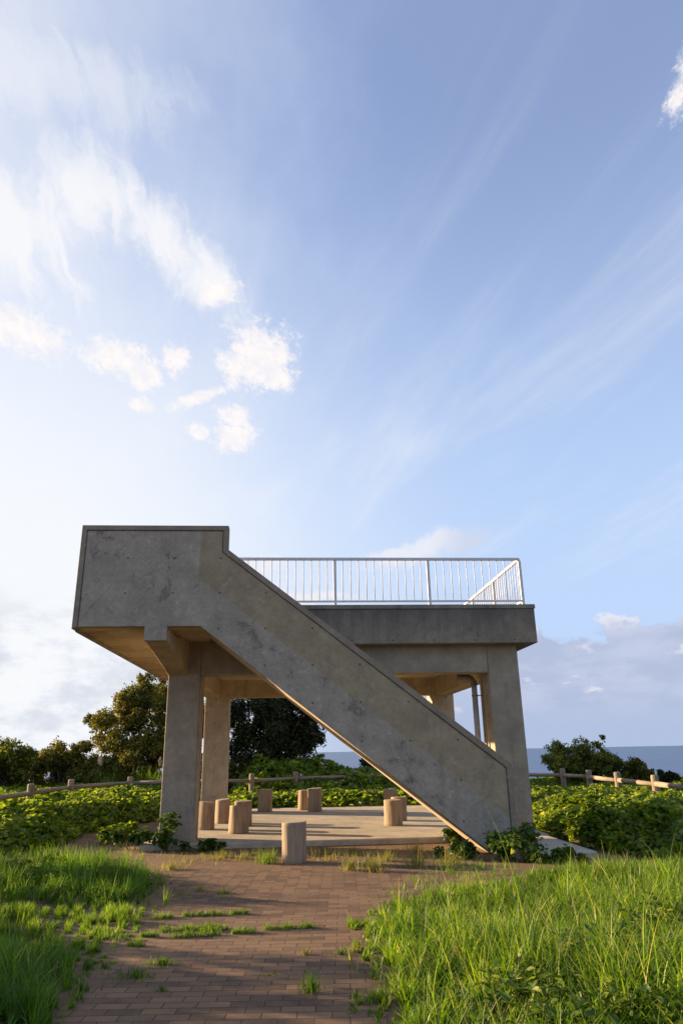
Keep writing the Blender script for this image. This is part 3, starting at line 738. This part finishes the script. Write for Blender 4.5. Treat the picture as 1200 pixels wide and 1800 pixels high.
tree('evergreen_tree', (-7.0,27.0,gz(-7,27)), 'tall bushy evergreen tree left of the front left pillar', 'tree', (0,0,2.45), (2.1,1.8,1.95), 60, 60000, .10, M['tree'], 1.0,.14,(.30,.58), TG, 3,
     extra=[(-2.1,-.2,2.6,.42),(-2.45,-.2,2.75,.28),(-1.9,0,2.0,.5),(.9,-.2,4.25,.45),(.2,-.2,4.35,.42),(-.5,-.3,4.1,.4)])
tree('evergreen_tree', (-2.75,26.6,gz(-2.75,26.6)), 'dense evergreen tree, leaves darkened as shaded, seen between the pillars below the deck', 'tree', (0,0,2.5), (1.95,1.6,2.0), 62, 46000, .105, M['tree_dark'], 1.0,.14,(.35,.62), TG, 5,
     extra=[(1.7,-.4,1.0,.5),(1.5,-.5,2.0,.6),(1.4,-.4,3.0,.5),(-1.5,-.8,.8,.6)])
for x,y,cx,rz,rx,nc,nl,lb,mt,sd_ in (
    (-10.0,26.0,0,1.02,1.15,20,12000,'round green shrub between the tall evergreen and the hedge on the left','tree',11),
    (-11.6,25.2,0,1.0,1.2,24,15000,'broad dark-centred shrub behind the second visible fence post from the left','shrub',12),
    (-13.4,25.0,0,.95,1.3,24,15000,'low olive-leaved shrub behind the leftmost visible fence post','shrub',13),
    (-15.3,24.6,0,.85,1.2,22,12000,'shrub at the far left edge behind the fence','shrub',14),
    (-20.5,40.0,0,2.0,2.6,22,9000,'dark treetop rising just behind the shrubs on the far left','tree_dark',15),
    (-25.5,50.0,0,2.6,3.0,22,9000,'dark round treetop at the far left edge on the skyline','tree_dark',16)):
    tree('shrub', (x,y,gz(x,y)), lb, 'shrub', (cx,0,rz*1.0), (rx,.9,rz*.95), nc, nl, .10 if y<30 else .2, M[mt], .35,.07,(.28,.5) if y<30 else (.6,1.0), TG, sd_)
for x,y,cz,rx,rz,lb,sd_ in ((-7.1,25.5,.7,.95,.75,'low olive shrub hiding the trunk of the tall evergreen',47),(-8.6,26.0,.8,1.0,.7,'olive shrub filling the foot of the tall evergreen at its left',41),(-5.2,26.2,.7,1.1,.7,'olive shrub at the foot of the tall evergreen, mostly behind the front left pillar',42),(-4.1,25.9,.6,.9,.6,'dark shrub low between the two big trees behind the back fence',43),(-12.5,26.4,1.0,1.2,.8,'second-row shrub filling the gap behind the broad dark-centred one',44),(-10.7,27.0,1.0,1.1,.8,'second-row shrub left of the tall evergreen',45),(-14.4,26.5,.9,1.2,.8,'second-row shrub behind the leftmost fence post',46)):
    tree('shrub', (x,y,gz(x,y)), lb, 'shrub', (0,0,cz), (rx,.8,rz), 20, 11000, .10, M['tree'], .35,.07,(.28,.48), TG, sd_, extra=[(d*rx,-.2,.35,.38) for d in (-.8,-.3,.3,.8)])
zr = gz(8.2,23.6)
tree('shrub', (7.45,23.6,zr), 'yellow-green shrub with a raised tip behind the fence on the right', 'shrub', (0,0,.66), (1.2,.8,.70), 40, 22000, .085, M['shrub'], .4,.07,(.22,.42), TG, 21,
     extra=[(.62,0,1.26,.24),(.80,0,1.50,.15),(-.6,0,1.08,.24),(-1.0,0,.9,.28),(.1,0,1.05,.3),(1.15,0,.75,.35),(1.5,0,.45,.3)])
tree('shrub', (8.95,22.9,gz(9.0,23.0)), 'small dark pointed shrub right of the yellow-green one', 'shrub', (0,0,.40), (.42,.4,.40), 14, 6500, .075, M['tree'], .4,.04,(.15,.28), TG, 22,
     extra=[(0,0,.85,.16),(.2,0,.7,.15)])
tree('shrub', (9.7,22.7,gz(9.7,23.0)), 'tiny dark shrub tip by the last visible fence post on the right', 'shrub', (0,0,.30), (.35,.4,.25), 10, 3500, .075, M['tree_dark'], .4,.04,(.12,.22), TG, 23)
tree('shrub', (1.25,26.3,gz(1.25,26.3)), 'dark rounded shrub on the skyline just left of the stair wall', 'shrub', (0,0,.85), (.75,.6,.45), 14, 6000, .10, M['tree_dark'], .3,.05,(.2,.36), TG, 24)
# shade trees on the left of the path, outside the picture
tree('hedge_shrub', (-8.6,7.4,0), 'broad shrub outside the fence at the near left, outside the view', 'shrub', (0,0,1.0), (.7,2.0,.85), 44, 20000, .10, M['tree'], .4,.07,(.3,.48), 'shrubs shading the path', 32, extra=[(0,d,z,.4) for d in (-1.6,-.9,-.2,.5,1.2,1.9) for z in (.5,1.1,1.65)])
tree('hedge_shrub', (-8.6,11.75,0), 'upright shrub outside the fence level with the middle of the path, outside the view', 'shrub', (0,0,.9), (.5,.35,.75), 16, 8000, .10, M['tree'], .4,.07,(.25,.4), 'shrubs shading the path', 31)
tree('hedge_shrub', (-8.6,13.0,0), 'low shrub outside the fence beside the upright one, outside the view', 'shrub', (0,0,.55), (.5,.6,.4), 14, 7000, .10, M['tree'], .3,.07,(.25,.4), 'shrubs shading the path', 33)

# vines -----------------------------------------------------------
def vine(poly, dens, hfun, size, name, mat, cut=None):
    x,y = sample(poly, dens); k = vis(x,y,2.0)
    if cut: k &= cut(x,y)
    x,y = x[k],y[k]
    d = np.clip(polydist(x,y,poly)/.9,0,1)**.6; H = hfun(x,y)*d
    # heaped sprays
    H = H*(1+.22*bump2(x,y,1.6,.7))+.05*bump2(x,y,4.0,2.0)*d
    f = 1-RNG.uniform(0,1,len(x))**2.2*.65
    t0 = terr(x,y); z = np.maximum(H*f, t0)+.02+RNG.uniform(0,.03,len(x))
    # each stem carries three leaflets
    out=[]
    a0 = RNG.uniform(0,2*np.pi,len(x)); N0 = unit(np.stack([RNG.normal(-.15,.75,len(x)),RNG.normal(-.15,.7,len(x)),np.ones(len(x))],1)); sz = size*RNG.uniform(.55,1.25,len(x))
    for j in (-1.25,0,1.25):
        A = np.stack([np.cos(a0+j),np.sin(a0+j),RNG.normal(-.1,.2,len(x))],1); N = unit(N0+RNG.normal(0,.16,N0.shape))
        P = np.stack([x,y,z],1)+A*(sz*.12)[:,None]; l = sz*(1.0 if j==0 else .85)
        out.append(leaves(P,N,A,l,l*.8,fold=.16,droop=.18,wide=True))
    V,F = merge(out); o_ = from_np(name, V, F, mat); return o_
o = vine(VINE_L, 220, lambda x,y: .30+.24*np.clip((y-13)/4,0,1)*np.clip((-x-4)/2.5,.25,1), .12, 'creeper_field', M['kudzu'])
tag(o, 'sunlit creeper leaves covering the slope on the left up to the fence', 'ground cover', kind='stuff')
o = vine(VINE_B, 150, lambda x,y: .34+.90*np.clip((y-23.8)/2.6,0,1)*np.clip((4.2-x)/4,.15,1)*(.75+.5*np.clip((-x)/3,0,1)), .16, 'creeper_bank', M['kudzu'])
tag(o, 'leafy creeper bank behind the concrete floor and the back fence', 'ground cover', kind='stuff')
o = vine(VINE_R, 260, lambda x,y: .34+.22*np.clip((y-9.5)/3.0,0,1)-.10*np.clip((y-15)/4,0,1), .11, 'creeper_thicket', M['kudzu'])
tag(o, 'dense creeper thicket right of the lookout below the fence', 'ground cover', kind='stuff')

# weeds at the foot of the building: each clump a plant
def plant(x, y, rx, ry, h, n, size, label, seed, mat='weed', name='leafy_weed', z0=0.0):
    E_ = empty(name, (x,y,z0)); tag(E_, label, 'plant')
    rg = random.Random(seed); cs=[]
    for k in range(9):
        a=rg.uniform(0,6.28); q=rg.uniform(.1,.9); cs.append((math.cos(a)*rx*q, math.sin(a)*ry*q, h*rg.uniform(.25,.85), h*rg.uniform(.22,.4)))
    Ps=[];Ns=[]
    for cx,cy,cz,r in cs:
        k=n//9; u=unit(RNG.normal(size=(k,3))); p=u*r*RNG.uniform(.3,1,k)[:,None]+np.array([cx,cy,cz]); Ps.append(p); Ns.append(unit(u*.5+RNG.normal(0,.4,(k,3))+np.array([0,0,.9])))
    P=np.concatenate(Ps);N=np.concatenate(Ns); k=P[:,2]>.02; P=P[k];N=N[k]
    l=size*RNG.uniform(.6,1.3,len(P)); V,F=leaves(P,N,RNG.normal(size=P.shape),l,l*.75,.14,.15,True); from_np('leaves',V,F,M[mat],E_)
    bm=bmesh.new()
    for c in cs: tube(bm,(c[0]*.3,c[1]*.3,0),c[:3],.006,.003,n=5)
    from_bm('stem',bm,M['weed'],E_,True); return E_
plant(-3.13,13.15,.16,.12,.62,200,.085,'upright leafy weed climbing the foot of the front left pillar',1,name='climbing_weed')
plant(-3.75,13.45,.60,.30,.42,650,.085,'low weed patch left of the front left pillar',2)
plant(-2.35,13.15,.80,.18,.17,500,.075,'dark low weeds along the floor edge right of the front left pillar',3)
plant(2.3,11.4,.42,.30,.40,700,.085,'big leafy weed clump at the foot of the stair wall',4,'weed2')
plant(2.75,11.75,.22,.25,.52,300,.085,'leafy weed rising against the lower end of the stair wall',41,'weed2')
plant(1.92,13.7,.30,.25,.26,330,.075,'small dark bush under the sloping stair soffit',5)
plant(1.62,11.75,.42,.25,.24,420,.075,'low weeds left of the stair foot',6)
plant(3.1,11.15,.65,.22,.22,750,.075,'low weeds in front of the slab at the stair foot',7,'weed2')
plant(4.15,13.0,.35,.9,.66,1500,.10,'bright tall weeds beside the right pillar',8,'kudzu')
plant(-4.35,14.6,.45,.5,.36,500,.09,'sunlit weed clump between the creeper slope and the front left pillar',9,'kudzu')

# grass -----------------------------------------------------------
def grass(poly, dens, h, name, label, mat, wd=.008, lean=.35, curl=1.3, seg=4, patch=.35, hf=None, edge=.25, cat='grass'):
    x,y = sample(poly, dens); wx=.16*bump2(x,y,5.0,.4); wy=.16*bump2(y,x,5.0,1.9); x=x+wx; y=y+wy
    k = vis(x,y,1.2) & (RNG.uniform(0,1,len(x)) < .62+patch*1.2*bump2(x,y,2.3,1.1)+.2)
    x,y = x[k],y[k]; d = np.clip(polydist(x,y,poly)/edge,0.35,1)
    # tussocks: gather roots
    tx = np.round(x/.17+.5*np.sin(y*9))*.17; ty = np.round(y/.17+.5*np.cos(x*11))*.17; x = x*.5+tx*.5; y = y*.5+ty*.5
    L_ = h*(hf(x,y) if hf else 1)*d*RNG.uniform(.45,1.25,len(x))*(1+.3*bump2(x,y,2.0,.3)+.28*bump2(x,y,4.3,1.3))*np.clip(1+.5*bump2(x,y,1.15,2.6),.45,1.4)
    V,F = blades(np.stack([x,y,terr(x,y)-.01],1), L_, wd*RNG.uniform(.6,1.4,len(x)), seg, lean, curl)
    o_ = from_np(name, V, F, mat); tag(o_, label, cat, kind='stuff'); return o_
GR = [(.22,3.0),(.18,5.0),(.08,6.2),(.06,7.3),(.22,8.3),(.95,9.1),(1.9,9.5),(2.7,9.9),(3.6,10.1),(4.6,10.5),(6.3,10.2),(9,9.6),(9,3.0)]
HF = lambda x,y: (.72+.3*np.clip((x-.3)/1.2,0,1))*np.clip(1-(y-6.3)/5.6,.36,1)
grass(GR, 950, .38, 'tall_grass', 'tall sunlit grass filling the right foreground beside the brick path', M['grass'], .0085, .55, 2.4, 6, .4, HF)
grass(GR, 1700, .33, 'broad_grass', 'wide-bladed bright green grass mixed through the right foreground', M['grass'], .016, .6, 2.5, 6, .5, HF)
grass(GR, 90, .62, 'arching_grass', 'scattered long arching blades rising above the tall grass on the right', M['grass'], .011, .5, 2.9, 8, .2, HF)
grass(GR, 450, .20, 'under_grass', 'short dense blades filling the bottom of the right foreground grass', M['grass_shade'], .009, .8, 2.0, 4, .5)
GLn = [(-5.5,2.6),(-1.6,2.6),(-1.68,4.6),(-1.85,5.6),(-1.95,6.3),(-2.3,6.75),(-3.2,6.8),(-6.2,7.2),(-6.2,3)]
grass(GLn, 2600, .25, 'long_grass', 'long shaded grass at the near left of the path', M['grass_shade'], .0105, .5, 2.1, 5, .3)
GLs = [(-6.5,6.9),(-2.9,6.5),(-1.95,6.5),(-1.95,7.3),(-2.1,8.6),(-6.5,8.9)]
grass(GLs, 6500, .14, 'short_grass', 'short bright grass strip left of the path between taller patches', M['grass'], .007, .6, 1.2, 3, .3)
GLm = [(-7.5,8.7),(-2.35,8.5),(-2.3,9.3),(-2.45,10.3),(-3.1,11.2),(-4.2,11.9),(-7.5,12.3)]
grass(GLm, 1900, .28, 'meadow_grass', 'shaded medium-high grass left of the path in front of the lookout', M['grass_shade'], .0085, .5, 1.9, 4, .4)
# broad-leaved weeds mixed in the right foreground
def broad(poly, dens, hmin, hmax, size, name, label, mat):
    x,y = sample(poly, dens); k = vis(x,y,1.0) & (bump2(x,y,1.5,2.2) > -.25); x,y=x[k],y[k]; d=np.clip(polydist(x,y,poly)/.4,.2,1)
    out=[]; P0=np.stack([x,y,terr(x,y)+RNG.uniform(hmin,hmax,len(x))*d],1)
    for j in range(4):
        a=RNG.uniform(0,6.28,len(x)); A=np.stack([np.cos(a),np.sin(a),RNG.uniform(-.1,.6,len(x))],1); N=unit(np.stack([-.5*np.cos(a),-.5*np.sin(a),np.ones(len(x))],1)+RNG.normal(0,.25,(len(x),3)))
        l=size*RNG.uniform(.5,1.3,len(x)); out.append(leaves(P0+A*(.02),N,A,l,l*.55,.14,.2,True))
    V,F=merge(out); o_=from_np(name,V,F,mat); tag(o_,label,'weeds',kind='stuff')
broad([(.6,3.2),(.5,5.4),(1.0,5.9),(2.2,6.8),(4,8.4),(6,9.5),(9,9),(9,3.2)], 170, .06, .29, .072, 'broadleaf_weeds', 'broad-leaved weeds growing low among the right foreground grass', M['weed2'])
broad([(-6,8.7),(-2.4,8.6),(-2.5,10.2),(-4.2,11.8),(-6,12)], 40, .04, .2, .07, 'clover_weeds', 'small-leaved weeds in the shaded grass on the left', M['weed'])
# sparse growth on the soil left of the pillar and before the floor
grass([(-5.8,12.0),(-3.4,11.6),(-2.6,10.9),(-2.2,11.6),(-2.4,12.9),(-4.2,13.3),(-5.6,13.3)], 260, .12, 'sparse_grass', 'sparse yellowish grass on the soil left of the floor', M['dry'], .006, .6, 1.0, 3, .9)
grass([(-6.3,11.9),(-4.6,12.1),(-5.1,13.5),(-6.2,13.2)], 900, .15, 'verge_grass', 'thin grass verge below the creeper slope on the far left', M['grass_shade'], .007, .5, 1.2, 3, .6)

grass([(-2.7,11.7),(2.2,11.5),(2.3,13.0),(-2.6,12.9)], 420, .13, 'floor_edge_grass', 'thin yellowish growth on the soil along the front of the concrete floor', M['dry'], .006, .6, 1.1, 4, .9)
grass([(.2,8.2),(1.0,8.6),(2.4,10.2),(2.6,11.3),(1.2,11.2),(.5,9.8)], 380, .12, 'path_edge_grass', 'sparse weeds closing in on the right side of the path before the stair foot', M['grass'], .007, .7, 1.2, 4, .9)
grass(GR, 110, .46, 'straw_grass', 'dry straw-coloured stems bent through the right foreground grass', M['straw'], .006, .7, 1.6, 6, .6, HF)
# tufts: each a small plant of its own
def tuft(x,y,r,h,n,label,mat='dry',seg=4):
    q=np.minimum(np.abs(RNG.normal(0,r*.5,n)), r*1.1); a=RNG.uniform(0,6.28,n); P=np.stack([np.cos(a)*q*1.4,np.sin(a)*q,np.zeros(n)],1)
    V,F=blades(P, h*RNG.uniform(.4,1.2,n), .0065*RNG.uniform(.6,1.3,n), seg, .55, 1.2)
    o_=from_np('grass_tuft',V,F,M[mat]); o_.location=(x,y,.005); tag(o_,label,'grass tuft','grass tufts on the brick path')
for x,y,r,h,n,lb,mt in (
    (-1.22,11.62,.16,.24,220,'bright grass tuft touching the left side of the nearest log','grass'),
    (-1.62,12.10,.16,.14,120,'small tuft left of the nearest log, close to the floor edge','dry'),
    (-2.02,12.35,.20,.14,150,'spreading tuft below the dark weeds by the floor','dry'),
    (-2.57,11.20,.20,.16,160,'tuft at the corner of the shaded grass left of the path','dry'),
    (.02,10.85,.13,.22,170,'yellow tuft right of the nearest log, the first of the right row','dry'),
    (.34,10.72,.17,.24,220,'wide yellow tuft in the middle of the row under the stair wall','dry'),
    (.98,11.05,.20,.24,230,'large yellow tuft before the stair soffit','dry'),
    (.60,11.62,.16,.18,130,'tuft on soil behind the row under the stair wall','dry'),
    (1.52,11.15,.2,.22,190,'yellow tuft touching the right foreground grass','dry'),
    (-.42,12.45,.16,.17,120,'thin tuft just right of the nearest log by the floor edge','dry'),
    (.10,12.35,.2,.2,120,'thin wispy tuft at the floor edge under the stair wall','dry'),
    (1.1,12.5,.25,.22,150,'wispy tuft at the floor edge near the small dark bush','dry'),
    (.35,11.3,.15,.15,90,'small wispy tuft between the yellow row and the floor','dry'),
    (.06,6.68,.09,.08,110,'small tuft at the right path edge beside the tall grass','dry'),
    (-.07,6.6,.05,.07,60,'tiny tuft left of the one at the right path edge','grass_shade'),
    (-.36,6.62,.05,.06,60,'pale tuft in the middle of the path between the light bands','dry'),
    (-.27,5.68,.07,.13,130,'dark green tuft on the shaded near path','grass_shade'),
    (-1.5,6.40,.11,.07,170,'flat green tuft on the left of the shaded path','grass_shade'),
    (-1.62,6.08,.13,.09,150,'ragged tuft at the left edge of the shaded path','grass_shade'),
    (-1.33,5.76,.04,.06,40,'tiny lone tuft near the bottom left of the path','grass_shade'),
    (-1.48,9.32,.10,.05,120,'flat tuft in the shadowed part of the middle path','grass_shade'),
    (-1.82,9.5,.08,.08,90,'small tuft left of the flat one in the middle path shadow','dry'),
    (-1.97,9.2,.09,.06,90,'low tuft at the left edge of the middle path','dry'),
    (-2.05,8.75,.04,.20,30,'tall thin tuft standing at the left path edge','grass'),
    (.16,5.45,.10,.10,130,'tuft at the lower right edge of the path','grass_shade'),
    (.16,7.55,.06,.10,60,'sprig at the right path edge in the light band','dry'),
    (-.60,6.1,.09,.02,80,'flat brown withered tuft on the shaded path','dry')):
    tuft(x,y,r,h,n,lb,mt)
# moss-like grass seams growing along the brick joints
segs = [((-1.99,8.03),(-1.80,8.10)),((-1.72,8.13),(-1.30,8.16)),((-1.25,8.18),(-1.04,8.20)),((-1.79,7.48),(-1.22,7.61)),((-1.63,7.25),(-1.2,7.33)),((-1.1,7.36),(-.87,7.41)),((-.8,7.49),(-.32,7.54)),((-.02,7.56),(.2,7.64)),((-1.41,7.45),(-1.16,7.50)),((-1.9,7.3),(-1.75,7.3)),((-1.95,7.0),(-1.8,6.98))]
labs = ['short grass strip along the joint at the left path edge','long grass strip in the upper joint on the left half of the path','short grass strip continuing the upper joint strip','diagonal grass strip in the lower joints at left','lowest long grass strip in the left joints','short strip ending the lowest joint growth','grass strip along the joint in the middle of the path','thin grass strip in the joint at the right path edge','small strip between the two lower joint strips','tiny strip at the left path edge in the light','tiny tuft strip below the other joint growth at left']
for (a,b),lb in zip(segs,labs):
    L_=math.hypot(b[0]-a[0],b[1]-a[1]); n=int(L_*900)+30; f=RNG.uniform(0,1,n)
    P=np.stack([(b[0]-a[0])*(f-.5),(b[1]-a[1])*(f-.5),np.zeros(n)],1)+np.stack([RNG.normal(0,.012,n),RNG.normal(0,.016,n),np.zeros(n)],1)
    V,F=blades(P, .055*RNG.uniform(.4,1.3,n)*(.6+.6*np.abs(np.sin(f*9+a[0]*3))), .006*RNG.uniform(.7,1.3,n), 3, .5, .8)
    o_=from_np('joint_grass',V,F,M['grass']); o_.location=((a[0]+b[0])/2,(a[1]+b[1])/2,.006); tag(o_,lb,'grass strip','grass strips in the path joints')
# pampas grass by the fence
def pampas(x,y,h,n,plumes,label,seed):
    E_=empty('pampas_grass',(x,y,gz(x,y))); tag(E_,label,'pampas grass')
    P=np.stack([RNG.normal(0,.22,n),RNG.normal(0,.16,n),np.zeros(n)],1)
    V,F=blades(P, h*RNG.uniform(.6,1.15,n), .022*RNG.uniform(.6,1.2,n), 6, .22, 1.9); from_np('leaves',V,F,M['grass'],E_)
    rg=random.Random(seed)
    for k in range(plumes):
        bm=bmesh.new(); px,py=rg.uniform(-.35,.35),rg.uniform(-.1,.1); hh=h*rg.uniform(1.0,1.1)
        tube(bm,(px*.5,py,0),(px,py,hh),.006,.004,n=5); from_bm('stalk',bm,M['dry'],E_,True)
        m=260; f=RNG.uniform(0,1,m); A=unit(np.stack([RNG.normal(0,.5,m),RNG.normal(0,.5,m),np.ones(m)],1)); Pp=np.stack([np.full(m,px),np.full(m,py),hh-.02+f*.26],1)
        l=.07*np.sin(np.clip(f+.15,0,1)*np.pi*.85)+.02; V,F=leaves(Pp,unit(RNG.normal(size=(m,3))),A,l,l*.22); from_np('plume',V,F,M['plume'],E_)
pampas(-8.1,24.9,1.0,130,2,'arching pampas grass with pale plumes behind the fence left of the pillar',1)
pampas(-6.65,25.0,1.05,200,1,'pampas grass clump right against the left edge of the front left pillar',2)
pampas(-.9,25.4,.9,120,0,'arching coarse grass in the creeper bank behind the back pair of logs',3)

# ---------------------------------------------------------------- render settings
S.render.engine = 'CYCLES'
S.cycles.max_bounces = 8; S.cycles.diffuse_bounces = 4; S.cycles.transmission_bounces = 4; S.cycles.glossy_bounces = 2
S.render.film_transparent = False
